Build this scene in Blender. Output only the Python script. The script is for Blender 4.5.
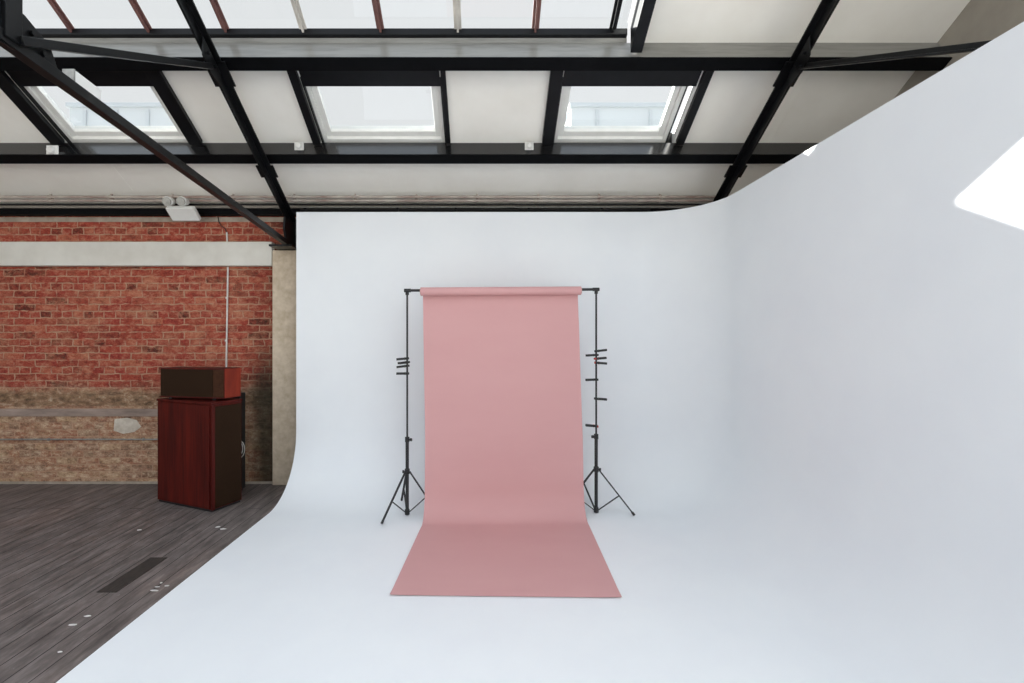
import bpy, bmesh, math, random
from mathutils import Vector, Matrix
random.seed(4)
S = bpy.context.scene
C = S.collection
for o in list(bpy.data.objects): bpy.data.objects.remove(o)

# ------------------------------------------------------------ camera, world, sun, exposure
F = 470.0                      # focal length in pixels of the 1024 px frame
CX, CY, EYE = 485.0, 341.5, 1.5
cd = bpy.data.cameras.new('camera'); cam = bpy.data.objects.new('camera', cd); C.objects.link(cam)
cd.sensor_width = 36.0; cd.lens = F/1024*36.0
cd.shift_x = (512-CX)/1024; cd.shift_y = 0.0
cd.clip_start = 0.02; cd.clip_end = 200
cam.location = (0, 0, EYE); cam.rotation_euler = (math.pi/2, 0, 0)
S.camera = cam
vs = S.view_settings
vs.view_transform = 'Standard'; vs.look = 'None'; vs.gamma = 1.0; vs.use_curve_mapping = False
vs.exposure = 0.06

SKY_FRONT = (0.86, 0.865, 0.87)      # sky beyond the far wall, as seen through the rooflights
SKY_BACK = (0.92, 1.00, 1.10)        # brighter blue-white sky high up behind the camera
SKY_BACK_STRENGTH = 1.28
SKY_LOW = (1.0, 0.98, 0.93)          # horizon behind the camera
SKY_LOW_STRENGTH = 0.74
GROUND_FILL = (2.0, 1.95, 1.83)              # added warm fill glow below the horizon, brightens the ceiling boards
w = bpy.data.worlds.new('overcast_sky'); S.world = w; w.use_nodes = True
nt = w.node_tree; nt.nodes.clear()
def N(nt, t, **k):
    n = nt.nodes.new(t)
    for a, b in k.items(): setattr(n, a, b)
    return n
tc = N(nt, 'ShaderNodeTexCoord'); sp = N(nt, 'ShaderNodeSeparateXYZ')
nt.links.new(tc.outputs['Generated'], sp.inputs[0])
mr = N(nt, 'ShaderNodeMapRange', interpolation_type='SMOOTHSTEP')
mr.inputs['From Min'].default_value = 0.42; mr.inputs['From Max'].default_value = 0.66
nt.links.new(sp.outputs['Y'], mr.inputs['Value'])
mx = N(nt, 'ShaderNodeMix', data_type='RGBA')
mz = N(nt, 'ShaderNodeMapRange', interpolation_type='SMOOTHSTEP')
mz.inputs['From Min'].default_value = 0.0; mz.inputs['From Max'].default_value = 0.5
nt.links.new(sp.outputs['Z'], mz.inputs['Value'])
ml = N(nt, 'ShaderNodeMix', data_type='RGBA')
mg = N(nt, 'ShaderNodeMapRange', interpolation_type='SMOOTHSTEP')
mg.inputs['From Min'].default_value = -0.12; mg.inputs['From Max'].default_value = 0.02
nt.links.new(sp.outputs['Z'], mg.inputs['Value'])
gm = N(nt, 'ShaderNodeMix', data_type='RGBA')
gm.inputs['A'].default_value = GROUND_FILL+(1,)
gm.inputs['B'].default_value = tuple(c*SKY_LOW_STRENGTH for c in SKY_LOW)+(1,)
nt.links.new(mg.outputs[0], gm.inputs['Factor']); nt.links.new(gm.outputs['Result'], ml.inputs['A'])
ml.inputs['B'].default_value = tuple(c*SKY_BACK_STRENGTH for c in SKY_BACK)+(1,)
nt.links.new(mz.outputs[0], ml.inputs['Factor']); nt.links.new(ml.outputs['Result'], mx.inputs['A'])
mx.inputs['B'].default_value = SKY_FRONT+(1,)
nt.links.new(mr.outputs[0], mx.inputs['Factor'])
bg = N(nt, 'ShaderNodeBackground'); ow = N(nt, 'ShaderNodeOutputWorld')
nt.links.new(mx.outputs['Result'], bg.inputs['Color']); nt.links.new(bg.outputs[0], ow.inputs[0])

sd = bpy.data.lights.new('sun', 'SUN'); sun = bpy.data.objects.new('sun', sd); C.objects.link(sun)
SUN_DIR = Vector((2.52, -2.03, -1.26))          # travel direction: from the upper left behind the far wall
sun.rotation_euler = SUN_DIR.to_track_quat('-Z', 'Y').to_euler()
sun.location = (-6, 8, 8)
sd.energy = 30.0; sd.angle = math.radians(0.8); sd.color = (1.0, 0.97, 0.92)

# ------------------------------------------------------------ materials
def srgb(r, g, b):
    f = lambda c: (c/255/12.92) if c/255 <= .04045 else ((c/255+.055)/1.055)**2.4
    return (f(r), f(g), f(b), 1)
def base_mat(name, col, rough=.5, metal=0, spec=.5):
    m = bpy.data.materials.new(name); m.use_nodes = True
    b = m.node_tree.nodes['Principled BSDF']
    b.inputs['Base Color'].default_value = col
    b.inputs['Roughness'].default_value = rough; b.inputs['Metallic'].default_value = metal
    b.inputs['Specular IOR Level'].default_value = spec
    return m, m.node_tree, b
def ramp(nt, fac, stops):
    r = N(nt, 'ShaderNodeValToRGB'); e = r.color_ramp.elements
    while len(e) < len(stops): e.new(.5)
    for k, (p, c) in enumerate(stops): e[k].position = p; e[k].color = c
    nt.links.new(fac, r.inputs[0]); return r.outputs[0]
def mixc(nt, fac, a, b, mode='MIX'):
    m = N(nt, 'ShaderNodeMix', data_type='RGBA', blend_type=mode)
    for s, v in (('Factor', fac), ('A', a), ('B', b)):
        if isinstance(v, (int, float)): m.inputs[s].default_value = v
        elif isinstance(v, tuple): m.inputs[s].default_value = v
        else: nt.links.new(v, m.inputs[s])
    return m.outputs['Result']
def noise(nt, scale, vec=None, detail=4, rough=.6, stretch=None):
    n = N(nt, 'ShaderNodeTexNoise'); n.inputs['Scale'].default_value = scale
    n.inputs['Detail'].default_value = detail; n.inputs['Roughness'].default_value = rough
    if vec is None:
        vec = N(nt, 'ShaderNodeTexCoord').outputs['Object']
    if stretch:
        mp = N(nt, 'ShaderNodeMapping'); mp.inputs['Scale'].default_value = stretch
        nt.links.new(vec, mp.inputs[0]); vec = mp.outputs[0]
    nt.links.new(vec, n.inputs['Vector']); return n.outputs['Fac']
def bump(nt, b, h, strength=.2, dist=.01):
    n = N(nt, 'ShaderNodeBump'); n.inputs['Strength'].default_value = strength; n.inputs['Distance'].default_value = dist
    nt.links.new(h, n.inputs['Height']); nt.links.new(n.outputs[0], b.inputs['Normal'])
def noisy(name, c1, c2, scale=8, rough=.5, metal=0, bs=.1, stretch=None, lo=.35, hi=.65, spec=.5):
    m, nt, b = base_mat(name, c1, rough, metal, spec)
    f = noise(nt, scale, stretch=stretch)
    nt.links.new(ramp(nt, f, [(lo, c1), (hi, c2)]), b.inputs['Base Color'])
    if bs: bump(nt, b, f, bs, .004)
    return m
M = {}
M['cyc'] = noisy('white_cyclorama_paint', srgb(239, 242, 244), srgb(236, 239, 242), 2.0, .55, bs=.02)
M['panel'] = noisy('off_white_ceiling_board', srgb(245, 243, 237), srgb(238, 235, 228), 1.6, .8, bs=.03)
M['white'] = noisy('white_gloss_paint', srgb(235, 235, 232), srgb(226, 226, 222), 5, .4, bs=.02)
M['black'] = noisy('black_gloss_paint', srgb(9, 10, 13), srgb(15, 16, 20), 12, .34, bs=.15, spec=.28)
M['steel'] = noisy('black_painted_steel', srgb(7, 8, 9), srgb(14, 15, 17), 20, .36, bs=.1, spec=.28)
M['matblack'] = noisy('matt_black_metal', srgb(22, 22, 23), srgb(32, 32, 33), 40, .5, bs=0)
M['grey_wall'] = noisy('grey_gable_plaster', srgb(164, 158, 148), srgb(150, 144, 135), 3, .85, bs=.1)
M['beamface'] = noisy('weathered_pale_timber_paint', srgb(132, 131, 126), srgb(96, 94, 90), 9, .28, bs=.2, stretch=(.35, 1, 3), lo=.45, hi=.85)
M['redbar'] = noisy('brown_red_glazing_bar_paint', srgb(120, 82, 76), srgb(96, 66, 64), 10, .5)
M['whitebar'] = noisy('chalky_glazing_bar_paint', srgb(205, 200, 192), srgb(176, 172, 166), 10, .6)
M['galv'] = noisy('galvanised_conduit', srgb(170, 170, 166), srgb(140, 140, 136), 20, .4, .6)
M['lintel'] = noisy('white_painted_lintel', srgb(222, 219, 210), srgb(208, 204, 194), 3, .7, bs=.08)
M['plaster'] = noisy('pale_grey_mortar', srgb(176, 164, 150), srgb(150, 138, 124), 8, .9, bs=.3)
M['concrete'] = noisy('buff_concrete', srgb(214, 198, 176), srgb(188, 170, 146), 14, .9, bs=.4, lo=.3, hi=.7)
M['cable'] = noisy('white_cable_plastic', srgb(225, 222, 215), srgb(210, 206, 200), 20, .4, bs=0)
M['grille'] = noisy('dark_brown_speaker_cloth', srgb(52, 36, 24), srgb(40, 27, 18), 220, .95, bs=.3, spec=.1)
M['clampred'] = noisy('red_rubber_tip', srgb(190, 60, 50), srgb(160, 45, 40), 20, .5, bs=0)
M['paintmark'] = noisy('splashed_white_paint', srgb(225, 224, 220), srgb(200, 198, 194), 40, .7, bs=0)
M['patch'] = noisy('dark_floor_repair_board', srgb(58, 53, 48), srgb(40, 37, 34), 20, .6, stretch=(6, .6, 1))
M['bldg'] = noisy('pale_blue_cladding', srgb(192, 200, 205), srgb(190, 197, 202), .6, .6, bs=0)
M['bldgline'] = noisy('pale_grey_cladding_joint', srgb(182, 190, 196), srgb(178, 186, 192), 2, .6, bs=0)

def paper():
    m, nt, b = base_mat('pink_background_paper', srgb(214, 166, 162), .75)
    f = noise(nt, 3, stretch=(.3, 1, 1)); f2 = noise(nt, 400)
    nt.links.new(ramp(nt, f, [(.3, srgb(206, 156, 155)), (.7, srgb(209, 160, 159))]), b.inputs['Base Color'])
    bump(nt, b, f2, .05, .001); return m
M['paper'] = paper()
def wood():
    m, nt, b = base_mat('red_mahogany_veneer', srgb(100, 30, 18), .5, spec=.18)
    f = noise(nt, 9, stretch=(1, 1, .12)); g = noise(nt, 60, stretch=(1, 1, .04))
    c = ramp(nt, f, [(.3, srgb(48, 10, 8)), (.5, srgb(78, 18, 12)), (.72, srgb(104, 28, 17))])
    c2 = mixc(nt, .35, c, ramp(nt, g, [(.35, srgb(42, 9, 7)), (.7, srgb(100, 27, 17))]))
    nt.links.new(c2, b.inputs['Base Color']); bump(nt, b, g, .08, .002); return m
M['wood'] = wood()
M['sidewood'] = noisy('orange_red_side_veneer', srgb(148, 54, 36), srgb(124, 42, 28), 12, .5, spec=.2, stretch=(1, 1, .2))
def glass():
    m = bpy.data.materials.new('clear_roof_glass'); m.use_nodes = True
    nt = m.node_tree; nt.nodes.clear()
    t = N(nt, 'ShaderNodeBsdfTransparent'); t.inputs[0].default_value = (.96, .975, .98, 1)
    g = N(nt, 'ShaderNodeBsdfGlossy'); g.inputs['Roughness'].default_value = .03
    mxx = N(nt, 'ShaderNodeMixShader'); mxx.inputs[0].default_value = .05
    o = N(nt, 'ShaderNodeOutputMaterial')
    nt.links.new(t.outputs[0], mxx.inputs[1]); nt.links.new(g.outputs[0], mxx.inputs[2]); nt.links.new(mxx.outputs[0], o.inputs[0])
    return m
M['glass'] = glass()

def brick():
    m, nt, b = base_mat('old_red_brickwork', srgb(130, 60, 45), .9, spec=.25)
    pos = N(nt, 'ShaderNodeTexCoord').outputs['Object']
    s = N(nt, 'ShaderNodeSeparateXYZ'); nt.links.new(pos, s.inputs[0])
    wob = noise(nt, 7, pos, 3)
    def math_(op, a, bb, c=None):
        n = N(nt, 'ShaderNodeMath', operation=op)
        for i, v in enumerate((a, bb) if c is None else (a, bb, c)):
            if isinstance(v, (int, float)): n.inputs[i].default_value = v
            else: nt.links.new(v, n.inputs[i])
        return n.outputs[0]
    wx = math_('MULTIPLY_ADD', wob, .05, s.outputs['X'])
    wob2 = noise(nt, 11, pos, 3)
    wz = math_('MULTIPLY_ADD', wob2, .034, s.outputs['Z'])
    cmb = N(nt, 'ShaderNodeCombineXYZ'); nt.links.new(wx, cmb.inputs[0]); nt.links.new(wz, cmb.inputs[1])
    def bricknode(c1, c2, mort, msize=.016, smooth=.5):
        n = N(nt, 'ShaderNodeTexBrick'); n.offset = .5; n.squash = .5; n.squash_frequency = 4; n.offset_frequency = 2
        n.inputs['Scale'].default_value = 1; n.inputs['Brick Width'].default_value = .225
        n.inputs['Row Height'].default_value = .0735; n.inputs['Mortar Size'].default_value = msize*.5
        n.inputs['Mortar Smooth'].default_value = smooth
        n.inputs['Color1'].default_value = c1; n.inputs['Color2'].default_value = c2; n.inputs['Mortar'].default_value = mort
        nt.links.new(cmb.outputs[0], n.inputs['Vector']); return n
    k = bricknode((0, 0, 0, 1), (1, 1, 1, 1), (.5, .5, .5, 1))
    rnd = k.outputs['Color']; mort = k.outputs['Fac']
    # each brick keeps its own tone, broken up by grime inside the brick
    inn = noise(nt, 26, pos, 5, .7)
    rn2 = math_('ADD', math_('MULTIPLY', rnd, .62), math_('MULTIPLY', inn, .50))
    red = ramp(nt, rn2, [(.14, srgb(58, 42, 36)), (.23, srgb(96, 54, 46)), (.31, srgb(146, 72, 60)), (.50, srgb(168, 80, 66)), (.70, srgb(158, 70, 62)), (.86, srgb(182, 108, 86)), (1, srgb(176, 132, 108))])
    low = ramp(nt, rn2, [(.06, srgb(84, 68, 54)), (.22, srgb(140, 112, 92)), (.45, srgb(170, 140, 120)), (.62, srgb(168, 122, 100)), (.8, srgb(184, 156, 128)), (1, srgb(196, 172, 146))])
    rag = noise(nt, 3.5, pos, 5)
    zz = math_('MULTIPLY_ADD', rag, .36, s.outputs['Z'])
    hm = N(nt, 'ShaderNodeMapRange', interpolation_type='SMOOTHSTEP')
    hm.inputs['From Min'].default_value = 1.10; hm.inputs['From Max'].default_value = 1.26
    nt.links.new(zz, hm.inputs['Value'])
    col = mixc(nt, hm.outputs[0], low, red)
    # pale lime bloom smeared over the bricks
    bl = noise(nt, 3.2, pos, 8, .72, stretch=(1, 1, 1.6))
    blf = N(nt, 'ShaderNodeMapRange'); blf.inputs['From Min'].default_value = .47; blf.inputs['From Max'].default_value = .72
    blf.inputs['To Max'].default_value = .75; nt.links.new(bl, blf.inputs['Value'])
    col = mixc(nt, blf.outputs[0], col, mixc(nt, hm.outputs[0], srgb(190, 168, 142), srgb(184, 134, 108)))
    fine = noise(nt, 60, pos, 3)
    # broken lime crumbs and scuffs, denser low down
    crumb = noise(nt, 19, pos, 7, .78, stretch=(.7, 1, 1.3))
    cth = N(nt, 'ShaderNodeMapRange'); cth.inputs['From Min'].default_value = .505; cth.inputs['From Max'].default_value = .60
    nt.links.new(crumb, cth.inputs['Value'])
    camt = N(nt, 'ShaderNodeMapRange'); camt.inputs['To Min'].default_value = .68; camt.inputs['To Max'].default_value = .45
    nt.links.new(hm.outputs[0], camt.inputs['Value'])
    col = mixc(nt, math_('MULTIPLY', cth.outputs[0], camt.outputs[0]), col, mixc(nt, hm.outputs[0], srgb(214, 196, 172), srgb(204, 156, 130)))
    pit = N(nt, 'ShaderNodeMapRange'); pit.inputs['From Min'].default_value = .47; pit.inputs['From Max'].default_value = .38
    nt.links.new(crumb, pit.inputs['Value'])
    col = mixc(nt, math_('MULTIPLY', pit.outputs[0], .55), col, mixc(nt, hm.outputs[0], srgb(84, 68, 56), srgb(104, 46, 40)))
    col = mixc(nt, .5, col, ramp(nt, fine, [(.3, srgb(84, 66, 56)), (.7, srgb(205, 180, 160))]), 'SOFT_LIGHT')
    mc = mixc(nt, noise(nt, 14, pos, 3), srgb(206, 172, 142), srgb(150, 110, 90))
    mpatch = N(nt, 'ShaderNodeMapRange'); mpatch.inputs['From Min'].default_value = .36; mpatch.inputs['From Max'].default_value = .5
    nt.links.new(noise(nt, 9, pos, 4), mpatch.inputs['Value'])
    mf = math_('MULTIPLY', math_('MULTIPLY', mort, .85), mpatch.outputs[0])
    col = mixc(nt, mf, col, mc)
    # dirty rubble band just above the ledge
    def band(v, a0, a1, b0, b1):
        x = N(nt, 'ShaderNodeMapRange', interpolation_type='SMOOTHSTEP'); x.inputs['From Min'].default_value = a0; x.inputs['From Max'].default_value = a1
        y = N(nt, 'ShaderNodeMapRange', interpolation_type='SMOOTHSTEP'); y.inputs['From Min'].default_value = b0; y.inputs['From Max'].default_value = b1
        y.inputs['To Min'].default_value = 1; y.inputs['To Max'].default_value = 0
        nt.links.new(v, x.inputs['Value']); nt.links.new(v, y.inputs['Value']); return math_('MULTIPLY', x.outputs[0], y.outputs[0])
    rub = band(s.outputs['Z'], .80, .83, .93, 1.02)
    rubc = ramp(nt, noise(nt, 22, pos, 5, .75, stretch=(.5, 1, 1)), [(.36, srgb(66, 54, 42)), (.48, srgb(128, 100, 76)), (.56, srgb(150, 118, 92)), (.68, srgb(196, 176, 152))])
    col = mixc(nt, math_('MULTIPLY', rub, .8), col, rubc)
    # damp green-black stain beside the pier
    sx = band(math_('MULTIPLY_ADD', noise(nt, 4, pos, 4), .18, s.outputs['X']), -2.52, -2.24, 0, .2)
    sz = N(nt, 'ShaderNodeMapRange', interpolation_type='SMOOTHSTEP'); sz.inputs['From Min'].default_value = 1.75; sz.inputs['From Max'].default_value = 1.15
    sz.inputs['To Min'].default_value = .25; sz.inputs['To Max'].default_value = .85
    nt.links.new(zz, sz.inputs['Value'])
    col = mixc(nt, math_('MULTIPLY', sx, sz.outputs[0]), col, srgb(36, 38, 28))
    nt.links.new(col, b.inputs['Base Color'])
    h = math_('MULTIPLY_ADD', fine, .3, math_('SUBTRACT', 1, mort))
    bump(nt, b, h, .6, .008)
    return m
M['brick'] = brick()

def planks():
    m, nt, b = base_mat('worn_dark_floorboards', srgb(80, 72, 70), .5, spec=.4)
    pos = N(nt, 'ShaderNodeTexCoord').outputs['Object']
    s = N(nt, 'ShaderNodeSeparateXYZ'); nt.links.new(pos, s.inputs[0])
    c = N(nt, 'ShaderNodeCombineXYZ'); nt.links.new(s.outputs['Y'], c.inputs[0]); nt.links.new(s.outputs['X'], c.inputs[1])
    n = N(nt, 'ShaderNodeTexBrick'); n.offset = .37; n.offset_frequency = 3
    n.inputs['Scale'].default_value = 1; n.inputs['Brick Width'].default_value = 6.7; n.inputs['Row Height'].default_value = .118
    n.inputs['Mortar Size'].default_value = .003; n.inputs['Mortar Smooth'].default_value = .3
    n.inputs['Color1'].default_value = (0, 0, 0, 1); n.inputs['Color2'].default_value = (1, 1, 1, 1); n.inputs['Mortar'].default_value = (.5, .5, .5, 1)
    nt.links.new(c.outputs[0], n.inputs['Vector'])
    col = ramp(nt, n.outputs['Color'], [(0, srgb(126, 118, 114)), (.4, srgb(138, 128, 124)), (.7, srgb(146, 137, 134)), (1, srgb(136, 120, 112))])
    g = noise(nt, 14, pos, 7, .72, stretch=(1.3, .22, 1))
    col = mixc(nt, .75, col, ramp(nt, g, [(.32, srgb(74, 70, 68)), (.5, srgb(132, 124, 120)), (.66, srgb(176, 167, 162))]))
    g2 = noise(nt, 2.2, pos, 5, .65, stretch=(1, .5, 1))
    col = mixc(nt, .5, col, ramp(nt, g2, [(.35, srgb(58, 54, 55)), (.55, srgb(102, 92, 89)), (.75, srgb(150, 126, 114))]), 'OVERLAY')
    sc = noise(nt, 26, pos, 4, .8, stretch=(1, .35, 1))
    scf = N(nt, 'ShaderNodeMapRange'); scf.inputs['From Min'].default_value = .66; scf.inputs['From Max'].default_value = .74; scf.inputs['To Max'].default_value = .5
    nt.links.new(sc, scf.inputs['Value']); col = mixc(nt, scf.outputs[0], col, srgb(186, 180, 174))
    col = mixc(nt, n.outputs['Fac'], col, srgb(26, 23, 22))
    nt.links.new(col, b.inputs['Base Color'])
    rr = N(nt, 'ShaderNodeMapRange'); rr.inputs['To Min'].default_value = .42; rr.inputs['To Max'].default_value = .75
    nt.links.new(g, rr.inputs['Value']); nt.links.new(rr.outputs[0], b.inputs['Roughness'])
    bump(nt, b, g, .25, .004)
    return m
M['planks'] = planks()

# ------------------------------------------------------------ mesh helpers
def NB(): return bmesh.new()
def quad_prism(bm, pts_a, pts_b):
    """closed prism between two equal polygons"""
    a = [bm.verts.new(p) for p in pts_a]; b = [bm.verts.new(p) for p in pts_b]
    n = len(a)
    for i in range(n): bm.faces.new((a[i], a[(i+1) % n], b[(i+1) % n], b[i]))
    bm.faces.new(a[::-1]); bm.faces.new(b)
def box(bm, x0, x1, y0, y1, z0, z1):
    quad_prism(bm, [(x0, y0, z0), (x1, y0, z0), (x1, y1, z0), (x0, y1, z0)], [(x0, y0, z1), (x1, y0, z1), (x1, y1, z1), (x0, y1, z1)])
SL = .595
def rz(y, c): return EYE + c - SL*y            # height of a plane parallel to the roof at depth y
def rbox(bm, x0, x1, y0, y1, c0, c1):
    """box lying in the roof slope"""
    quad_prism(bm, [(x0, y0, rz(y0, c0)), (x1, y0, rz(y0, c0)), (x1, y1, rz(y1, c0)), (x0, y1, rz(y1, c0))],
                   [(x0, y0, rz(y0, c1)), (x1, y0, rz(y0, c1)), (x1, y1, rz(y1, c1)), (x0, y1, rz(y1, c1))])
def xprism(bm, x0, x1, yz):
    quad_prism(bm, [(x0, y, z) for y, z in yz], [(x1, y, z) for y, z in yz])
def tube(bm, p, q, r, seg=12, r2=None):
    p = Vector(p); q = Vector(q); d = q-p
    m = Matrix.Translation((p+q)/2) @ d.to_track_quat('Z', 'Y').to_matrix().to_4x4()
    bmesh.ops.create_cone(bm, cap_ends=True, segments=seg, radius1=r, radius2=r if r2 is None else r2, depth=d.length, matrix=m)
def bar(bm, p, q, prof, up=(0, 0, 1)):
    """sweep a 2D profile [(side, up)] from p to q"""
    p = Vector(p); q = Vector(q); d = (q-p).normalized(); s = d.cross(Vector(up)).normalized(); u = s.cross(d)
    quad_prism(bm, [p+s*a+u*b for a, b in prof], [q+s*a+u*b for a, b in prof])
def sweep(bm, pts, r, seg=8):
    pts = [Vector(p) for p in pts]; rings = []
    for i, p in enumerate(pts):
        d = (pts[min(i+1, len(pts)-1)]-pts[max(i-1, 0)]).normalized()
        s = d.cross(Vector((0, 0, 1)));  s = s.normalized() if s.length > 1e-4 else Vector((1, 0, 0)); u = s.cross(d)
        rings.append([bm.verts.new(p+(s*math.cos(t)+u*math.sin(t))*r) for t in [k*2*math.pi/seg for k in range(seg)]])
    for a, b in zip(rings, rings[1:]):
        for k in range(seg): bm.faces.new((a[k], a[(k+1) % seg], b[(k+1) % seg], b[k]))
    bm.faces.new(rings[0][::-1]); bm.faces.new(rings[-1])
def obj(name, bm, mat, parent=None, local=False, bevel=0, smooth=False, label=None):
    bmesh.ops.recalc_face_normals(bm, faces=bm.faces)
    if parent is not None and not local:
        off = Vector((0, 0, 0)); p = parent
        while p: off += Vector(p.location); p = p.parent
        bmesh.ops.translate(bm, verts=bm.verts, vec=-off)
    me = bpy.data.meshes.new(name); bm.to_mesh(me); bm.free()
    me.materials.append(M[mat] if isinstance(mat, str) else mat)
    o = bpy.data.objects.new(name, me); C.objects.link(o)
    if parent is not None: o.parent = parent
    if bevel:
        md = o.modifiers.new('bevel', 'BEVEL'); md.width = bevel; md.segments = 2; md.limit_method = 'ANGLE'
    if smooth:
        me.shade_auto_smooth(angle=math.radians(40)) if hasattr(me, 'shade_auto_smooth') else me.shade_smooth()
        for p in me.polygons: p.use_smooth = True
        try:
            me.set_sharp_from_angle(angle=math.radians(40))
        except Exception: pass
    if label: o['label'] = label
    return o
def tag(o, label, cat, group=None):
    o['label'] = label; o['category'] = cat
    if group: o['group'] = group
    return o
def thing(name, label, cat, loc=(0, 0, 0), rotz=0, group=None):
    o = bpy.data.objects.new(name, None); C.objects.link(o); o.empty_display_size = .1
    o.location = loc; o.rotation_euler = (0, 0, rotz); return tag(o, label, cat, group)
def struct(name, bm=None, mat=None, parent=None, loc=(0, 0, 0), **k):
    if bm is None:
        o = bpy.data.objects.new(name, None); C.objects.link(o); o.location = loc
    else: o = obj(name, bm, mat, parent, **k)
    o['kind'] = 'structure'; return o

# ------------------------------------------------------------ room shell
WY = 4.965          # face of the brick wall
XL, XR = -7.5, 3.44
YN = -2.6           # near end of the modelled room
CP = 4.40           # ceiling board plane
RIDGE = 0.3
bm = NB(); box(bm, XL-.25, XR+.2, YN, WY+.3, -.15, 0); floor = struct('floor', bm, 'planks')
bm = NB(); box(bm, -2.322, -2.202, 2.81, 3.26, -.001, .0025)
obj('floor_patch', bm, 'patch', floor, label='dark rectangular repair board set in the floorboards')
def mark(px, py, w, d, n=7):
    y = F*EYE/(py-CY); x = (px-CX)/F*y
    bm = NB(); pts = []
    for k in range(n):
        t = k/n*2*math.pi; r = random.uniform(.6, 1.2); pts.append((x+math.cos(t)*w*r, y+math.sin(t)*d*r))
    quad_prism(bm, [(a, b, 0.0) for a, b in pts], [(a, b, .0018) for a, b in pts])
    obj('paint_mark', bm, 'paintmark', floor)
for a in [(154, 590.5, .036, .009), (157, 587, .018, .006), (167, 586, .014, .007), (161, 583, .008, .008), (88, 616, .02, .008), (73, 625, .022, .008),
          (218, 527, .02, .02), (223, 529, .03, .012), (60, 652, .015, .006), (139, 530, .02, .01)]: mark(*a)

bm = NB(); xprism(bm, XL-.25, XR+.2, [(WY, 0), (WY, rz(WY, CP)-.002), (WY+.3, rz(WY+.3, CP)-.002), (WY+.3, 0)]); wb = struct('wall_back', bm, 'brick')
bm = NB(); box(bm, XL, XR, WY-.012, WY+.002, EYE+1.262, EYE+1.31); struct('trim_1', bm, 'plaster')     # pale mortar course under the wall plate
bm = NB()                                                                   # cement ledge band
quad_prism(bm, [(XL, WY-.010, .71), (XL, WY-.012, .765), (XL, WY-.003, .79), (XL, WY+.01, .79), (XL, WY+.01, .71)],
           [(-2.72, WY-.010, .71), (-2.72, WY-.012, .765), (-2.72, WY-.003, .79), (-2.72, WY+.01, .79), (-2.72, WY+.01, .71)])
M['ledge'] = noisy('dusty_cement_ledge', srgb(168, 148, 136), srgb(124, 108, 98), 6, .9, bs=.3, stretch=(.3, 1, 1))
struct('trim_2', bm, 'ledge')
bm = NB()                                                                   # plaster patch below the ledge
pp = [(-3.91, .68), (-3.78, .695), (-3.68, .67), (-3.63, .60), (-3.70, .545), (-3.82, .525), (-3.92, .56)]
quad_prism(bm, [(x, WY+.001, z) for x, z in pp], [(x, WY-.004, z) for x, z in pp])
M['patchplaster'] = noisy('pale_plaster', srgb(214, 204, 190), srgb(190, 178, 162), 14, .9)
obj('plaster_patch', bm, 'patchplaster', wb, label='pale plaster patch smeared over the bricks')
bm = NB()                                                                   # skim of mortar along the wall foot
box(bm, XL, -2.22, WY-.014, WY+.002, 0, .022); struct('baseboard_back', bm, 'plaster')
def gable(bm, x0, x1, YN=YN):
    if YN > RIDGE: pts = [(WY+.3, 0), (WY+.3, rz(WY+.3, CP+.2)), (YN, rz(YN, CP+.2)), (YN, 0)]
    else: pts = [(WY+.3, 0), (WY+.3, rz(WY+.3, CP+.2)), (RIDGE, rz(RIDGE, CP+.2)), (YN, rz(RIDGE, CP+.2)-SL*(RIDGE-YN)), (YN, 0)]
    xprism(bm, x0, x1, pts)
bm = NB(); gable(bm, XR, XR+.2, 1.1); struct('wall_right', bm, 'grey_wall')
bm = NB(); box(bm, XR-.012, XR, 1.1, WY-.1, 0, 2.55); struct('bounce_trim', bm, 'lintel')      # added white panel, unseen behind the cove, bouncing sun onto the right ceiling
bm = NB(); gable(bm, XL-.25, XL, 1.0); struct('wall_left', bm, 'grey_wall')

# ------------------------------------------------------------ ceiling boards, with the openings of the rooflights left free
PU, PL = 3.57, 4.32      # near faces of the two long beams
SKY = [  # trimmer outer left, hole left, hole right, trimmer outer right
    (-3.96, -3.84, -2.70, -2.58), (-1.57, -1.50, -.355, -.315), (.52, .622, 1.745, 1.815)]
HY0, HY1 = 3.80, 4.37    # opening along the slope
GX = 1.08                # right end of the long glazing
bm = NB(); T = .05
xs = [XL]
for s in SKY: xs += [s[1], s[2]]
xs.append(XR)
rbox(bm, XL, XR, HY1, WY+.3, CP, CP+T)
rbox(bm, XL, XR, PU+.065, HY0, CP, CP+T)
for k in range(0, len(xs), 2): rbox(bm, xs[k], xs[k+1], HY0, HY1, CP, CP+T)
rbox(bm, GX+.09, XR, RIDGE, PU+.03, CP, CP+T)
ceil = struct('ceiling', bm, 'panel')
bm = NB()                                                       # thin cover battens between the boards
for x in (2.62,): rbox(bm, x-.004, x+.004, PU+.2, PL, CP-.004, CP)
for x in (.33,): rbox(bm, x-.004, x+.004, PU+.2, PL, CP-.003, CP)
for x in (-.95, .14, 1.2, -3.6): rbox(bm, x-.003, x+.003, PL+.2, 4.8, CP-.003, CP)
obj('cover_batten', bm, 'panel', ceil)
# far slope of the roof, behind the camera: boards with a strip of glazing left open to the sky
def z2(y, c): return EYE + c - SL*RIDGE - SL*(RIDGE-y)
def fbox(bm, x0, x1, y0, y1, c0, c1):
    quad_prism(bm, [(x0, y0, z2(y0, c0)), (x1, y0, z2(y0, c0)), (x1, y1, z2(y1, c0)), (x0, y1, z2(y1, c0))],
                   [(x0, y0, z2(y0, c1)), (x1, y0, z2(y0, c1)), (x1, y1, z2(y1, c1)), (x0, y1, z2(y1, c1))])
bm = NB(); fbox(bm, XL, XR, YN, -2.0, CP, CP+T); obj('far_slope', bm, 'panel', ceil)

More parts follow.
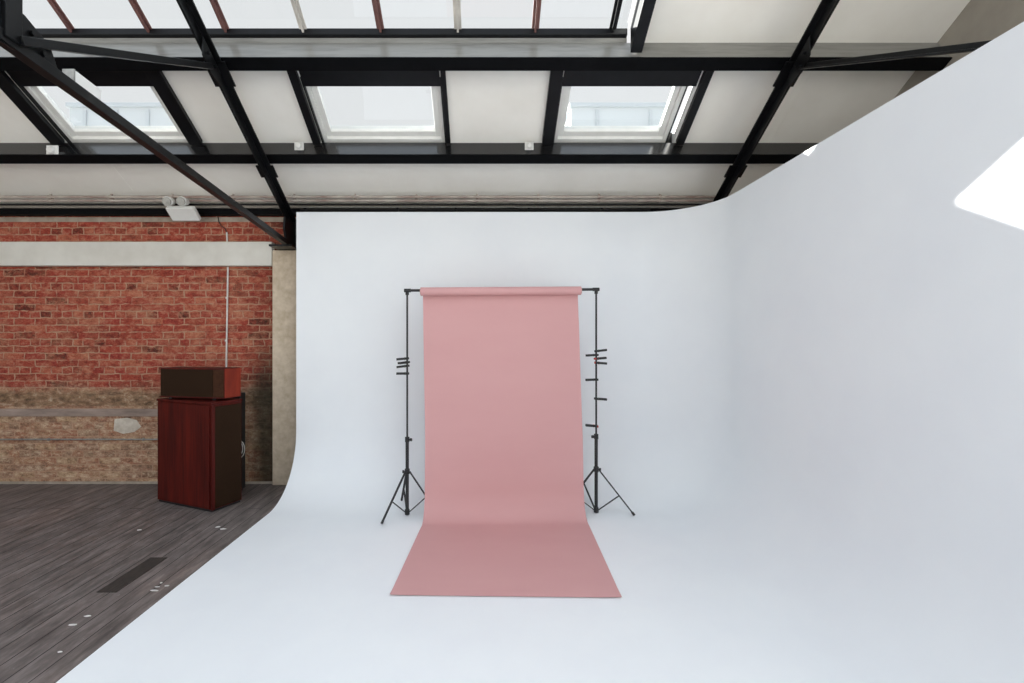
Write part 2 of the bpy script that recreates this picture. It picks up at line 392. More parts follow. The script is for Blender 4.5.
# ------------------------------------------------------------ long beams
XB = 3.44
NSL = Vector((.511, .859)); TSL = Vector((.859, -.511))     # (y, z) directions across and down the slope
def purlin(lab, y0, z0, d, wd, mat, lift):
    t = thing('ceiling_beam', lab, 'beam', (0, y0, EYE+z0))
    A = Vector((y0, EYE+z0)); B = A+NSL*d; Cc = B+TSL*wd; D = A+TSL*wd; k = .013
    bm = NB(); xprism(bm, XL, XB, [A+NSL*k, B-NSL*.002, Cc-NSL*.002, D+NSL*k])
    if lift: xprism(bm, XL, 1.079, [B-NSL*.001, B+Vector((0, lift)), B+TSL*.05+Vector((0, lift)), B+TSL*.05-NSL*.001])
    obj('timber_face', bm, mat, t, bevel=.003)
    bm = NB(); xprism(bm, XL, XB, [A-TSL*.006, A-TSL*.006+NSL*(k-.001), D+TSL*.004+NSL*(k-.001), D+TSL*.004]); obj('flange', bm, 'underside', t, bevel=.002)
M['underside'] = noisy('flat_black_soffit_paint', srgb(6, 7, 9), srgb(10, 11, 14), 12, .6, bs=.1, spec=.08)
M['beam2'] = noisy('black_to_brown_beam_paint', srgb(14, 15, 18), srgb(34, 31, 28), 3, .2, bs=.08, stretch=(.6, 1, 4), lo=.45, hi=.8, spec=.9)
purlin('upper ceiling beam under the long roof glazing, pale weathered face on a black underside', 3.461, 2.0835, .2215, .087, 'beamface', .036)
purlin('lower black ceiling beam running below the three square skylights', 4.229, 1.673, .181, .086, 'beam2', 0)

# trimmer rafters at the sides of the skylights
tl = ['left of the leftmost skylight', 'right of the leftmost skylight', 'left of the middle skylight', 'right of the middle skylight', 'left of the right skylight', 'right of the right skylight']
k = 0
for s in SKY:
    for a, b in ((s[0], s[1]), (s[2], s[3])):
        bm = NB(); rbox(bm, a, b, 3.66, 4.295, CP-.05 if b-a > .05 else CP-.035, CP-.003)
        tag(obj('trimmer_rafter', bm, 'black', bevel=.003), 'short black rafter on the ' + tl[k] + ' between the two beams', 'rafter', 'black trimmer rafters beside the skylights'); k += 1
bm = NB(); rbox(bm, GX, GX+.085, RIDGE+.05, 3.49, CP-.18, CP+.10)
tag(obj('trimmer_rafter', bm, 'black', bevel=.003), 'long black rafter at the right end of the roof glazing, above the upper beam', 'rafter')

# ------------------------------------------------------------ square skylights (window_1..3)
for i, s in enumerate(SKY):
    x0, x1 = s[1], s[2]
    wn = struct('window_%d' % (i+1), loc=((x0+x1)/2, (HY0+HY1)/2, rz((HY0+HY1)/2, CP)))
    def ring(bm, a0, a1, b0, b1, t, c0, c1, tt=None):
        tt = t if tt is None else tt
        rbox(bm, a0, a0+t, b0, b1, c0, c1); rbox(bm, a1-t, a1, b0, b1, c0, c1)
        rbox(bm, a0+t, a1-t, b0, b0+tt, c0, c1); rbox(bm, a0+t, a1-t, b1-tt, b1, c0, c1)
    bm = NB(); e = .012
    rbox(bm, x0, x0+e, HY0, HY1, CP+.001, CP+.13); rbox(bm, x0+e, x1-e, HY0, HY0+e, CP+.001, CP+.13); rbox(bm, x0+e, x1-e, HY1-e, HY1, CP+.001, CP+.13)
    rbox(bm, x0+e, x1-e, 3.66, HY0+.06, CP-.008, CP+.004)
    if i != 2: rbox(bm, x1-e, x1, HY0, HY1, CP+.001, CP+.13)
    obj('lining', bm, 'black', wn)
    if i == 2:
        bm = NB(); rbox(bm, x1-e, x1, HY0, HY1, CP+.001, CP+.13); obj('reveal', bm, 'white', wn)
    fx0, fx1 = x0+e, (x1-e if i != 2 else x1-.075)
    if i == 2:
        bm = NB(); rbox(bm, fx1, fx1+.01, HY0+e, HY1-e, CP+.03, CP+.12); obj('gasket', bm, 'black', wn)
    bm = NB(); ring(bm, fx0, fx1, HY0+e, HY1-e, .035, CP+.035, CP+.125); obj('frame', bm, 'white', wn, bevel=.003)
    bm = NB(); ring(bm, fx0+.036, fx1-.036, HY0+e+.036, HY1-e-.036, .05, CP+.06, CP+.115, .04); sash = obj('sash', bm, 'white', wn, bevel=.004)
    bm = NB(); rbox(bm, fx0+.082, fx1-.082, HY0+.09, HY1-.09, CP+.085, CP+.091); obj('pane', bm, 'glass', sash)
    bm = NB(); rbox(bm, fx0+.3, fx1-.3, HY0+.062, HY0+.085, CP+.03, CP+.058); obj('vent_bar', bm, 'white', sash, bevel=.004)

# ------------------------------------------------------------ long patent glazing (window_4)
wg = struct('window_4', loc=(-2, 2, rz(2, CP)))
GC = CP+.085
bm = NB(); rbox(bm, XL, GX-.002, PU-.016, PU+.035, CP+.037, CP+.085); obj('sill', bm, 'black', wg, bevel=.004)
SP = .585; gxs = [.965-SP*j for j in range(15)]
cols = ['black', 'redbar', 'whitebar', 'redbar', 'whitebar', 'redbar', 'redbar', 'redbar', 'whitebar', 'redbar', 'whitebar', 'redbar', 'redbar', 'redbar', 'redbar']
for j, x in enumerate(gxs):
    if x < XL+.05: continue
    bm = NB(); rbox(bm, x-.028, x+.028, RIDGE, PU-.017, GC-.010, GC-.001); rbox(bm, x-.008, x+.008, RIDGE, PU-.017, GC-.035, GC-.0101)
    obj('glazing_bar', bm, cols[j], wg, label=('off-white glazing bar' if cols[j] == 'whitebar' else 'brown-red glazing bar') if j else 'black end glazing bar')
edges = [GX-.002]+gxs
for j in range(len(edges)-1):
    a, b = edges[j+1], edges[j]
    bm = NB(); rbox(bm, max(a, XL)+.001, b-.001, RIDGE, PU-.012, GC, GC+.006); obj('pane', bm, 'glass', wg)
    if a < XL: break
bm = NB(); rbox(bm, GX-.002, GX+.0, RIDGE, PU-.05, CP+.035, CP+.1); obj('reveal', bm, 'white', wg)
bm = NB(); xprism(bm, XL, XR, [(RIDGE-.05, rz(RIDGE, CP)-.02), (RIDGE+.05, rz(RIDGE, CP)-.02), (RIDGE+.05, rz(RIDGE, CP)+.12), (RIDGE-.05, rz(RIDGE, CP)+.12)])
tag(obj('ridge_beam', bm, 'black'), 'black ridge beam along the top of the roof', 'beam')

# ------------------------------------------------------------ steel roof trusses
CR = 4.085
def truss(X, lab):
    t = thing('roof_truss', lab, 'roof truss', (X, 4.85, EYE+1.0), group='black steel roof trusses')
    T_ = [(-.053, .0), (.053, 0), (.053, -.013), (.008, -.013), (.008, -.095), (-.008, -.095), (-.008, -.013), (-.053, -.013)]
    up = Vector((0, SL, 1)).normalized()
    bm = NB(); bar(bm, (X, 4.86, rz(4.86, CR+.05)), (X, RIDGE+.06, rz(RIDGE+.06, CR+.05)), T_, up); rf = obj('rafter', bm, 'steel', t, bevel=.002)
    ang = [(-.025, -.025), (.025, -.025), (.025, -.014), (-.014, -.014), (-.014, .025), (-.025, .025)]
    node = Vector((X, 1.98, EYE+1.254)); foot = Vector((X, 4.73, EYE+.99))
    bm = NB(); bar(bm, foot, node+Vector((0, -.9, .085)), ang); obj('tie_bar', bm, 'steel', t, bevel=.002)
    rn = Vector((X, 3.338, EYE+1.967))
    side = .03 if X < 0 else -.03
    bm = NB(); bar(bm, rn+Vector((side, .02, 0)), node+Vector((side, 0, .012)), [(-.022, -.019), (.022, -.019), (.022, -.009), (-.012, -.009), (-.012, .019), (-.022, .019)]); obj('strut', bm, 'steel', t, bevel=.002)
    hy = 1.96 if X < 0 else 1.84; gy = 0 if X < 0 else -.25
    bm = NB(); box(bm, X-.035, X+.035, hy-.035, hy+.035, node.z, rz(hy, CR)-.05); obj('hanger', bm, 'steel', t, bevel=.003)
    # gusset plates
    s2 = X+(.012 if X < 0 else -.012)
    def plate(name, yz, th=.010, off=0):
        bm = NB(); xprism(bm, s2-th/2+off, s2+th/2+off, yz); return obj(name, bm, 'steel', t, bevel=.001)
    g = plate('gusset_plate', [(1.86+gy, node.z-.03), (2.19+gy, node.z-.02), (2.14+gy, node.z+.09), (2.02+gy, node.z+.15), (1.88+gy, node.z+.15)])
    for y, z in ((1.98, .03), (2.05, .09), (2.10, .03)):
        bm = NB(); sg = 1 if X < 0 else -1; tube(bm, (s2, y+gy, node.z+z), (s2+sg*.02, y+gy, node.z+z), .012, 6); obj('bolt', bm, 'steel', g)
    g = plate('gusset_plate', [(3.28, rz(3.28, CR)-.13), (3.28, rz(3.28, CR)), (3.50, rz(3.50, CR)), (3.50, rz(3.5, CR)-.10), (3.37, rz(3.37, CR)-.15)], off=(.012 if X < 0 else -.012))
    for y, dz in ((3.33, -.06), (3.41, -.06), (3.36, -.12)):
        bm = NB(); tube(bm, (s2, y, rz(y, CR)+dz), (s2+sg*.035, y, rz(y, CR)+dz), .012, 6); obj('bolt', bm, 'steel', g)
    # cleats where the beams sit on the rafter
    for y0, y1 in ((3.46, 3.62), (4.25, 4.36)):
        bm = NB(); bar(bm, (X, y0, rz(y0, CR+.034)), (X, y1, rz(y1, CR+.034)), [(-.078, -.006), (.078, -.006), (.078, .006), (-.078, .006)], up); obj('cleat', bm, 'steel', t)
    # shoe on the column head
    bm = NB(); box(bm, X-.17, X+.06, 4.705, 4.955, EYE+.955, EYE+.975)
    xprism(bm, X-.01, X+.01, [(4.955, EYE+.975), (4.955, EYE+1.25), (4.80, rz(4.80, CR)-.0), (4.68, rz(4.68, CR)-.03), (4.66, EYE+1.12), (4.72, EYE+.975)])
    box(bm, X-.045, X+.045, 4.90, 4.955, EYE+.975, EYE+1.27)
    sh = obj('shoe', bm, 'steel', t, bevel=.002)
    return t
truss(-1.996, 'black steel roof truss on the left, resting on the concrete pier')
truss(2.294, 'black steel roof truss on the right, rising behind the curved white wall corner')

# ------------------------------------------------------------ wall plate, gutter steel and pipes along the wall head
bm = NB(); box(bm, XL, XR, WY-.06, WY-.013, EYE+1.395, EYE+1.442)
tag(obj('wall_plate', bm, 'grey_wall', bevel=.003), 'grey wall plate running along the wall head under the ceiling boards', 'wall plate')
bm = NB(); xprism(bm, XL, XR, [(4.87, EYE+1.318), (4.87, EYE+1.330), (4.90, EYE+1.330), (4.90, EYE+1.385), (WY-.013, EYE+1.385), (WY-.013, EYE+1.318)])
tag(obj('edge_beam', bm, 'underside', bevel=.002), 'black steel edge beam along the top of the brick wall', 'beam')
def run(y, h, r, x0, x1, mat, name, lab, cat, clips=()):
    t = thing(name, lab, cat, (x0, y, EYE+h))
    bm = NB(); tube(bm, (x0, y, EYE+h), (x1, y, EYE+h), r, 14); obj('tube', bm, mat, t, smooth=True)
    for x in clips:
        bm = NB(); tube(bm, (x-.012, y, EYE+h), (x+.012, y, EYE+h), r+.006, 14); box(bm, x-.006, x+.006, y, y+.02, EYE+h, EYE+h+.02+r)
        obj('clip', bm, mat, t)
cl = [x*.62-6.9 for x in range(16)]
M['dullpipe'] = noisy('stained_off_white_pipe', srgb(200, 192, 182), srgb(150, 128, 118), 9, .6, stretch=(.5, 3, 3))
run(4.775, 1.468, .013, XL, XR, 'dullpipe', 'conduit', 'stained off-white conduit, topmost of the pipes along the wall head', 'pipe', cl)
run(4.795, 1.437, .012, XL, XR, 'dullpipe', 'conduit', 'off-white conduit just under the topmost pipe at the wall head', 'pipe', cl)
run(4.81, 1.402, .010, XL, XR, 'steel', 'pipe', 'thin black pipe running below the off-white conduits at the wall head', 'pipe')
run(4.82, 1.378, .006, -1.9, XR, 'galv', 'cable_wire', 'thin bright wire strung under the black pipe over the white wall', 'wire')
run(4.83, 1.352, .010, -1.9, 1.7, 'steel', 'conduit', 'short dark conduit, lowest of the pipes above the white wall', 'pipe', (-1.85, -.9, -.3, .45, 1.2))

# white lintel beam on the brick wall, conduits
bm = NB(); box(bm, XL, -2.222, WY-.07, WY, EYE+.79, EYE+1.04)
tag(obj('lintel', bm, 'lintel', bevel=.006), 'long white painted lintel beam across the top of the brick wall', 'lintel')
bm = NB(); box(bm, -2.219, -1.935, 4.90, WY-.001, 0, EYE+.952)
tag(obj('concrete_pier', bm, 'concrete', bevel=.008), 'buff concrete pier standing between the brick wall and the white backdrop wall', 'column')
t = thing('conduit', 'thin white vertical conduit on the brick wall behind the two speakers', 'pipe', (-2.76, WY-.013, 1.0))
bm = NB(); tube(bm, (-2.775+.035, WY-.010, .5), (-2.748+.038, WY-.010, EYE+.788), .0085, 12); obj('tube', bm, 'cable', t, smooth=True)
for z in (1.5, 1.95):
    bm = NB(); tube(bm, (-2.732+(z-1.3)*.016, WY-.010, z), (-2.732+(z-1.3)*.016, WY-.010, z+.02), .013, 12); obj('clip', bm, 'cable', t)
t = thing('conduit', 'short white conduit with a dark drooping wire above the white lintel', 'pipe', (-2.72, WY-.012, EYE+1.04))
bm = NB(); tube(bm, (-2.718, WY-.010, EYE+1.041), (-2.722, WY-.010, EYE+1.15), .008, 12); obj('tube', bm, 'cable', t, smooth=True)
bm = NB(); sweep(bm, [(-2.722, WY-.014, EYE+1.15), (-2.735, WY-.02, EYE+1.19), (-2.775, WY-.02, EYE+1.215), (-2.80, WY-.02, EYE+1.26), (-2.81, WY-.02, EYE+1.31)], .0045); obj('wire', bm, 'matblack', t, smooth=True)
t = thing('conduit', 'thin grey horizontal conduit low on the brick wall left of the speakers', 'pipe', (-4, WY-.012, .47))
bm = NB(); tube(bm, (XL, WY-.010, .468), (-2.9, WY-.010, .468), .008, 12); obj('tube', bm, 'galv', t, smooth=True)
for x in (-6.6, -5.6, -4.6, -3.6):
    bm = NB(); box(bm, x-.008, x+.008, WY-.020, WY, .455, .482); obj('clip', bm, 'galv', t)

# emergency twin spot fitting
t = thing('emergency_light', 'white twin-headed emergency light mounted at the wall head above the lintel', 'light', (-3.14, 4.74, EYE+1.28))
lx0, lx1 = -3.20, -2.92
bm = NB()
quad_prism(bm, [(lx0, 4.70, 2.83), (lx1, 4.70, 2.83), (lx1, 4.815, 2.735), (lx0, 4.815, 2.735)], [(lx0, 4.73, 2.865), (lx1, 4.73, 2.865), (lx1, 4.845, 2.77), (lx0, 4.845, 2.77)])
obj('body', bm, 'white', t, bevel=.006)
bm = NB(); box(bm, -3.08, -3.05, 4.79, 4.95, 2.795, 2.812); obj('bracket', bm, 'white', t)
for x in (-3.165, -3.025):
    bm = NB(); tube(bm, (x, 4.68, 2.895), (x, 4.76, 2.915), .050, 20, .034); hd = obj('lamp_head', bm, 'white', t, bevel=.004, smooth=True)
    bm = NB(); tube(bm, (x, 4.655+.012, 2.8905), (x, 4.678, 2.8945), .042, 20); obj('lens', bm, 'galv', hd, smooth=True)
    bm = NB(); tube(bm, (x, 4.73, 2.865), (x, 4.725, 2.835), .012, 10); obj('stem', bm, 'white', hd)

# small white fittings on the lower beam
for px, py, s, lab in ((54.5, 151.5, .052, 'small white ceiling sensor on the lower beam below the leftmost skylight'), (300, 147, .042, 'small white sensor on the lower beam just left of the middle skylight'), (529, 147, .040, 'small white sensor on the lower beam between the middle and right skylights')):
    PF = 4.321-.594*(1.829-(CY-py)/F*4.29)/.90; x = (px-CX)/F*PF; z = EYE+(CY-py)/F*PF
    t = thing('sensor', lab, 'sensor', (x, PF, z), group='small white sensors on the lower beam')
    bm = NB(); box(bm, x-s, x+s, PF-.026, PF-.012, z-s*.9, z+s*.9); box(bm, x-.012, x+.012, PF-.012, PF+.01, z-.012, z+.012); obj('mounting_box', bm, 'white', t, bevel=.004)
    bm = NB(); tube(bm, (x, PF-.026, z), (x, PF-.055, z-.006), s*.8, 20, s*.55); obj('dome', bm, 'white', t, bevel=.006, smooth=True)

# pale box on the left truss tie
ty = 2.30; tz = EYE+.99+(4.73-ty)*.0943
t = thing('junction_box', 'pale box fixed along the tie bar of the left roof truss', 'box', (-1.996, ty, tz+.03))
bm = NB(); d = Vector((0, 1, -.094)).normalized()
bar(bm, Vector((-2.015, ty-.02, tz+.062)), Vector((-2.015, ty-.02, tz+.062))+d*.155, [(-.028, -.036), (.028, -.036), (.028, .036), (-.028, .036)]); obj('housing', bm, 'white', t, bevel=.004)
bm = NB(); bar(bm, Vector((-2.015, ty-.028, tz+.062)), Vector((-2.015, ty-.021, tz+.062)), [(-.030, -.038), (.030, -.038), (.030, .038), (-.030, .038)]); obj('lid', bm, 'galv', t, bevel=.002)

# ------------------------------------------------------------ white infinity cove
def cove():
    X0, XRt, YB, TOP, R, FZ = -1.865, 2.155, 4.645, EYE+1.28, .60, .018
    plan = []                                     # (point, inward normal)
    for k in range(9): plan.append((Vector((X0+(XRt-R-X0)*k/8, YB)), Vector((0, -1))))
    for k in range(1, 20):
        a = math.pi/2*(1-k/20); n = Vector((-math.cos(a), -math.sin(a)))
        plan.append((Vector((XRt-R, YB-R))-n*R, n))
    for k in range(9): plan.append((Vector((XRt, YB-R-(YB-R+2.2)*k/8)), Vector((-1, 0))))
    bm = NB(); rings = []
    for p, n in plan:
        prof = [(-.05, 0), (-.05, TOP), (0, TOP), (0, TOP*.66), (0, TOP*.35)]
        for j in range(17):
            a = math.pi/2*j/16; prof.append((R-R*math.cos(a), FZ+R-R*math.sin(a)))
        prof.append((R, 0))
        rings.append([bm.verts.new((p.x+n.x*s, p.y+n.y*s, z)) for s, z in prof])
    for a, b in zip(rings, rings[1:]):
        m = len(a)
        for k in range(m):
            q = [a[k], a[(k+1) % m], b[(k+1) % m], b[k]]
            try: bm.faces.new(q)
            except ValueError: pass
    bm.faces.new(rings[0][::-1]); bm.faces.new(rings[-1])
    inner = [(p.x+n.x*R, p.y+n.y*R) for p, n in plan]
    out = [inner[0]]
    for q in inner[1:]:
        if (Vector(q)-Vector(out[-1])).length > 1e-3: out.append(q)
    out.append((X0, -2.2))
    quad_prism(bm, [(x, y, 0) for x, y in out], [(x, y, FZ) for x, y in out])
    bmesh.ops.remove_doubles(bm, verts=bm.verts, dist=.0005)
    # the internal joint between curve and floor slab is dropped so that one continuous skin remains
    dead = [f for f in bm.faces if all(v.co.z < FZ+1e-3 for v in f.verts) and abs(f.normal.z) < .5 and any(len(e.link_faces) > 2 for e in f.edges)]
    bmesh.ops.delete(bm, geom=dead, context='FACES_ONLY')
    dg = [f for f in bm.faces if f.calc_area() < 1e-7]
    bmesh.ops.delete(bm, geom=dg, context='FACES_ONLY')
    o = obj('infinity_cove', bm, 'cyc', smooth=True)
    return tag(o, 'large white infinity cove, floor and walls joined by smooth curves', 'studio backdrop')
cove()

# ------------------------------------------------------------ speakers
RA = math.radians(157-180)
t = thing('speaker_cabinet', 'tall red mahogany floor speaker with a dark cloth side, against the brick wall', 'speaker', (-2.40, 4.11, 0), RA)
W, D, H = .735, .315, .965
bm = NB(); box(bm, -W, -.0, .012, D, .02, H-.022); obj('cabinet', bm, 'wood', t, local=True, bevel=.004)
bm = NB(); box(bm, -W-.004, .004, .004, D+.004, H-.0215, H); obj('top_board', bm, 'wood', t, local=True, bevel=.003)
bm = NB(); box(bm, -W+.02, -.02, .0, .0115, .03, H-.03); obj('front_panel', bm, 'wood', t, local=True, bevel=.002)
bm = NB(); box(bm, .0005, .010, .035, D-.012, .03, H-.04); obj('side_grille', bm, 'grille', t, local=True, bevel=.004, label='dark brown speaker cloth on the narrow side')
bm = NB(); box(bm, .0005, .013, .004, .034, .02, H-.0225); obj('corner_post', bm, 'wood', t, local=True, bevel=.002)
bm = NB(); box(bm, -W+.01, -.01, .02, D-.01, 0, .0195); obj('plinth', bm, 'matblack', t, local=True)
t = thing('speaker_cabinet', 'low red wooden horn speaker with a dark cloth front, sitting on the tall speaker', 'speaker', (-2.345, 4.215, .967), math.radians(-12))
W, D, H = .69, .215, .29
bm = NB(); box(bm, .0005, .004, .014, D-.004, .022, H-.004); obj('side_panel', bm, 'sidewood', t, local=True, label='orange-red side veneer')
bm = NB(); box(bm, -W, 0, .012, D, .018, H); obj('cabinet', bm, 'wood', t, local=True, bevel=.004)
bm = NB(); box(bm, -W+.012, -.115, .0, .0115, .03, H-.012); obj('front_grille', bm, 'grille', t, local=True, bevel=.003, label='dark brown speaker cloth over the front')
M['grille2'] = noisy('brown_baffle_board', srgb(72, 46, 32), srgb(58, 36, 26), 30, .9, spec=.1)
bm = NB(); box(bm, -.113, -.004, .003, .0115, .03, H-.012); obj('baffle', bm, 'grille2', t, local=True, bevel=.002)
bm = NB(); box(bm, -W+.0, -.004, -.002, .0116, .0185, .029); obj('bottom_rail', bm, 'wood', t, local=True, bevel=.002)
for x in (-W+.08, -.14):
    for y in (.05, D-.04):
        bm = NB(); tube(bm, (x, y, 0), (x, y, .0175), .018, 12); obj('foot', bm, 'matblack', t, local=True)
t = thing('equipment_case', 'black case standing behind the tall speaker, its thin edge showing', 'case', (-2.6, 4.75, 0))
bm = NB(); box(bm, -2.80, -2.43, 4.66, 4.77, .02, .985); obj('housing', bm, 'matblack', t, bevel=.006)
bm = NB(); box(bm, -2.78, -2.45, 4.675, 4.755, 0, .0195); obj('plinth', bm, 'matblack', t)
bm = NB()
for k in range(3):
    pts = []
    for j in range(15):
        a = math.pi*j/14; pts.append((-2.352+.056*math.sin(a)*(1-.22*k), 4.49-.012*k, .47+.085*math.cos(a)*(1-.16*k)+.010*k))
    sweep(bm, pts, .0034)
tag(obj('cable_loop', bm, 'cable', smooth=True), 'white cable loops poking out behind the tall speaker', 'cable')

# ------------------------------------------------------------ light stands
def stand(x, y, top, hub, rad, a0, lab, knob_z, knob_side):
    t = thing('light_stand', lab, 'light stand', (x, y, .018), group='black tripod stands of the paper backdrop')
    FZ = .018
    bm = NB(); tube(bm, (x, y, .045), (x, y, knob_z), .0145, 16); obj('lower_pole', bm, 'matblack', t, smooth=True)
    bm = NB(); tube(bm, (x, y, knob_z), (x, y, top-.01), .0082, 14); obj('upper_pole', bm, 'matblack', t, smooth=True)
    for z, r in ((hub, .022), (knob_z, .019), (.05, .021)):
        bm = NB(); tube(bm, (x, y, z-.022), (x, y, z+.022), r, 16); cl = obj('collar', bm, 'matblack', t, bevel=.003, smooth=True)
        if z > .3:
            s = knob_side if z == knob_z else -knob_side
            bm = NB(); tube(bm, (x, y, z), (x+s*.032, y-.008, z), .006, 10); tube(bm, (x+s*.024, y-.006, z), (x+s*.040, y-.010, z), .013, 12); obj('knob', bm, 'matblack', cl, smooth=True)
    bm = NB(); tube(bm, (x, y, top-.012), (x, y, top+.014), .015, 14); obj('spigot', bm, 'matblack', t, smooth=True)
    for k in range(3):
        a = math.radians(a0[k]); d = Vector((math.cos(a), math.sin(a), 0))
        foot = Vector((x, y, FZ+.010))+d*rad; 
        if foot.y > 4.05:  # the floor of the cove already curves up here
            foot.z += .60-math.sqrt(.36-(foot.y-4.045)**2)
        hp = Vector((x, y, hub))+d*.02
        bm = NB(); bar(bm, hp, foot, [(-.009, -.005), (.009, -.005), (.009, .005), (-.009, .005)]); lg = obj('leg', bm, 'matblack', t, bevel=.002)
        bm = NB(); dd = (foot-hp).normalized(); tube(bm, foot-dd*.03, foot, .0105, 12); obj('foot_cap', bm, 'matblack', lg)
        mid = hp.lerp(foot, .58)
        bm = NB(); bar(bm, Vector((x, y, .05))+d*.018, mid, [(-.007, -.004), (.007, -.004), (.007, .004), (-.007, .004)]); obj('brace', bm, 'matblack', t, bevel=.0015)
    return t
LX, LY, RX, RY = -.662, 4.0, .958, 4.05
stand(LX, LY, 1.908, .395, .27, (230, 110, 357), 'black tripod stand at the left end of the crossbar', 1.5-98*4/470, 1)
stand(RX, RY, 1.923, .40, .315, (-12, 112, 188), 'black tripod stand at the right end of the crossbar', 1.5-95*4.05/470, -1)
p = Vector((LX-.02, LY, 1.916)); q = Vector((RX+.02, RY, 1.931))
t = thing('crossbar', 'black crossbar through the pink paper roll, resting on both stands', 'bar', p)
dx = (q-p).normalized()
bm = NB(); tube(bm, p+Vector((0, 0, .018)), q+Vector((0, 0, .018)), .0115, 14); obj('tube', bm, 'matblack', t, smooth=True)
for e_, s in ((p, 1), (q, -1)):
    bm = NB(); c = e_+Vector((0, 0, .018)); tube(bm, c-dx*.006*s, c+dx*.05*s, .0155, 14); obj('end_cap', bm, 'matblack', t, smooth=True)

# ------------------------------------------------------------ pink paper backdrop
t = thing('paper_backdrop', 'pink seamless paper backdrop hanging from its roll and sweeping onto the white floor', 'backdrop', (.13, 4.0, .02))
def barpt(x):
    k = (x-p.x)/(q.x-p.x); return p.lerp(q, k)+Vector((0, 0, .018))
a, b = barpt(-.548), barpt(.825)
off = Vector((0, 0, -.010)); RR = .036
bm = NB()
def annulus_tube(bm, a, b, r0, r1, seg=40):
    d = (b-a).normalized(); s = Vector((0, 0, 1)).cross(d).normalized(); u = d.cross(s); R_ = []
    for P_, r in ((a, r0), (a, r1), (b, r1), (b, r0)):
        R_.append([bm.verts.new(P_+(s*math.cos(k*2*math.pi/seg)+u*math.sin(k*2*math.pi/seg))*r) for k in range(seg)])
    for i in range(4):
        A, B = R_[i], R_[(i+1) % 4]
        for k in range(seg): bm.faces.new((A[k], A[(k+1) % seg], B[(k+1) % seg], B[k]))
annulus_tube(bm, a+off, b+off, .026, RR); roll = obj('paper_roll', bm, 'paper', t, smooth=True)
M['core'] = noisy('cardboard_core', srgb(190, 160, 140), srgb(170, 140, 120), 20, .9)
bm = NB(); annulus_tube(bm, a+off-dx*.004, b+off+dx*.004, .0225, .0258); obj('core', bm, 'core', roll, smooth=True)
# sheet: centreline (x centre, depth, height)
prof = []
ztop = (a+b).z/2-.010
yr = (a.y+b.y)/2
for k in range(25):
    f = k/24; z = ztop*(1-f)+.26*f; y = yr+RR+.001 - .09*f**2.2 - .012*math.sin(f*math.pi)
    xc = .134+.030*min(1, f*1.3); prof.append((xc, y, z))
y0, z0 = prof[-1][1], prof[-1][2]
EZ = .0215
for k in range(1, 15):
    a_ = math.pi/2*k/14; prof.append((.165, y0-.185*(1-math.cos(a_)), EZ+(z0-EZ)*(1-math.sin(a_))))
yf = prof[-1][1]
for k in range(1, 22):
    f = k/21; prof.append((.165-.048*f, yf+(2.722-yf)*f, EZ+(.004*max(0, (f-.9)/.1)**2)))
bm = NB(); rows = []; HWD = .672; NXX = 24
for i, (xc, y, z) in enumerate(prof):
    row = []
    for j in range(NXX+1):
        s = j/NXX*2-1; fl = max(0, (i-38)/21)
        rot = .030*(1-fl)*0 - .014*s*fl + .012*s*(1-fl)
        bow = 0
        edge = .003*abs(s)**12 if i > 38 else 0
        row.append(bm.verts.new((xc+s*HWD*(1.0 if i > 3 else .997), y+rot+bow, z+edge)))
    rows.append(row)
for A, B in zip(rows, rows[1:]):
    for j in range(NXX): bm.faces.new((A[j], A[j+1], B[j+1], B[j]))
sh = obj('paper_sheet', bm, 'paper', t, smooth=True)
md = sh.modifiers.new('thickness', 'SOLIDIFY'); md.thickness = .0012; md.offset = 1
md = sh.modifiers.new('crisp_edges', 'EDGE_SPLIT'); md.split_angle = math.radians(35)

# ------------------------------------------------------------ spring clamps
def make_clamp(tip):
    t = thing('spring_clamp', '', 'clamp'); h = .0095
    def pr(pts, hh=h):
        bm = NB(); quad_prism(bm, [(x, y, -hh) for x, y in pts], [(x, y, hh) for x, y in pts]); return bm
    for s in (-1, 1):
        obj('handle', pr([(.012, s*.0035), (.045, s*.007), (.092, s*.010), (.092, s*.0165), (.045, s*.014), (.008, s*.012)]), 'matblack', t, local=True, bevel=.0015)
        j = obj('jaw', pr([(.010, s*.004), (-.006, s*.0195), (-.024, s*.0185), (-.026, s*.0155), (-.008, s*.0155)]), 'matblack', t, local=True)
        bm = NB(); box(bm, -.029, -.018, min(s*.0148, s*.0215), max(s*.0148, s*.0215), -.0085, .0085); obj('tip', bm, tip, j, local=True, bevel=.001)
    bm = NB(); tube(bm, (.012, 0, -.012), (.012, 0, .012), .0055, 12); obj('spring', bm, 'galv' if tip == 'matblack' else tip, t, local=True)
    return t
def copy_tree(o, parent=None):
    c = o.copy(); C.objects.link(c); c.parent = parent
    for ch in list(o.children): copy_tree(ch, c)
    return c
proto = {'matblack': make_clamp('matblack'), 'clampred': make_clamp('clampred')}
used = {k: False for k in proto}
def clamp(sx, y, py, side, tilt, tip, yaw, lab, grp):
    """jaws hold the pole; the handles point left (side -1) or right (side 1)"""
    o = proto[tip] if not used[tip] else copy_tree(proto[tip]); used[tip] = True
    z = EYE-(py-CY)/F*y
    a = (0 if side > 0 else math.pi)+math.radians(yaw)
    o.rotation_euler = (0, math.radians(-tilt), a)
    d = Vector((math.cos(a), math.sin(a), 0))
    o.location = Vector((sx, y, z))+d*.010; o.scale = (.88, .88, 1.0)
    o['label'] = lab; o['group'] = grp
gL, gR = 'spring clamps on the left stand', 'spring clamps on the right stand'
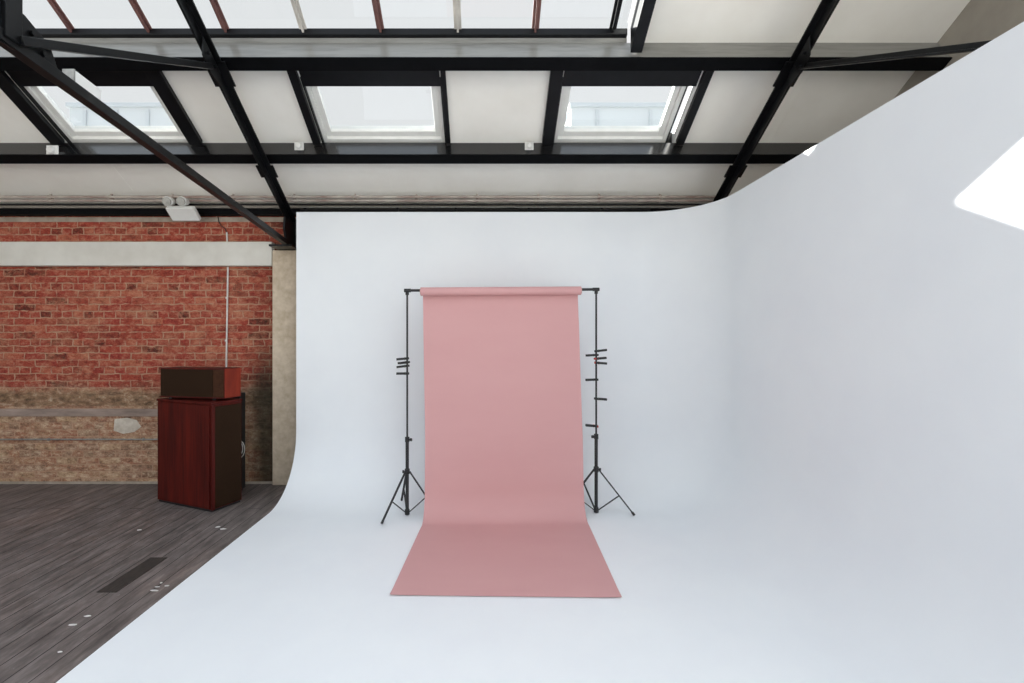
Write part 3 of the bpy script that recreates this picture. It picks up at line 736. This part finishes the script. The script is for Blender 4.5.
for c in [(LX, LY, 358.5, -1, -5, 'matblack', 10, 'topmost of the four black spring clamps on the left stand', gL),
          (LX, LY, 362.3, -1, -4, 'matblack', 48, 'second highest black spring clamp on the left stand, in the tight cluster', gL),
          (LX, LY, 366.0, -1, -7, 'matblack', -8, 'third highest black spring clamp on the left stand, handles tilted down', gL),
          (LX, LY, 373.5, -1, 0, 'matblack', 3, 'lowest black spring clamp on the left stand, just below the cluster', gL),
          (RX, RY, 351.0, 1, 7, 'matblack', -12, 'topmost spring clamp on the right stand, handles pointing right and upward', gR),
          (RX, RY, 355.0, -1, -3, 'matblack', 8, 'black spring clamp near the top of the right stand, handles pointing left', gR),
          (RX, RY, 358.6, 1, 4, 'clampred', 10, 'red-tipped spring clamp in the cluster on the right stand, handles pointing right', gR),
          (RX, RY, 362.8, 1, -4, 'clampred', -10, 'red-tipped spring clamp at the bottom of the right stand cluster, handles pointing right', gR),
          (RX, RY, 379.6, -1, -2, 'matblack', 0, 'black spring clamp alone below the right stand cluster, handles pointing left', gR),
          (RX, RY, 398.8, 1, -4, 'matblack', 0, 'black spring clamp halfway up the right stand, handles pointing right', gR),
          (RX, RY, 426.0, -1, 5, 'clampred', 0, 'lowest spring clamp on the right stand, red-tipped, handles pointing left', gR)]: clamp(*c)

# ------------------------------------------------------------ pale roof structures beyond the skylights
def bld(name, x0, x1, lab, n):
    t = thing(name, lab, 'building', ((x0+x1)/2, 12, 0))
    bm = NB(); box(bm, x0, x1, 12, 15, 0, EYE+5.97); obj('wall', bm, 'bldg', t)
    bm = NB(); box(bm, x0-.05, x1+.05, 11.93, 15.05, EYE+5.971, EYE+6.07); obj('parapet', bm, 'bldgline', t)
    for k in range(n):
        x = x0+(x1-x0)*(k+.5)/n
        bm = NB(); box(bm, x-.04, x+.04, 11.96, 11.999, 2.5, EYE+5.9); obj('joint', bm, 'bldgline', t)
bld('rooftop_building', -10.6, -7.4, 'pale blue rooftop building seen through the leftmost skylight', 4)
bld('rooftop_building', 2.2, 4.9, 'pale blue rooftop building seen through the right skylight', 2)
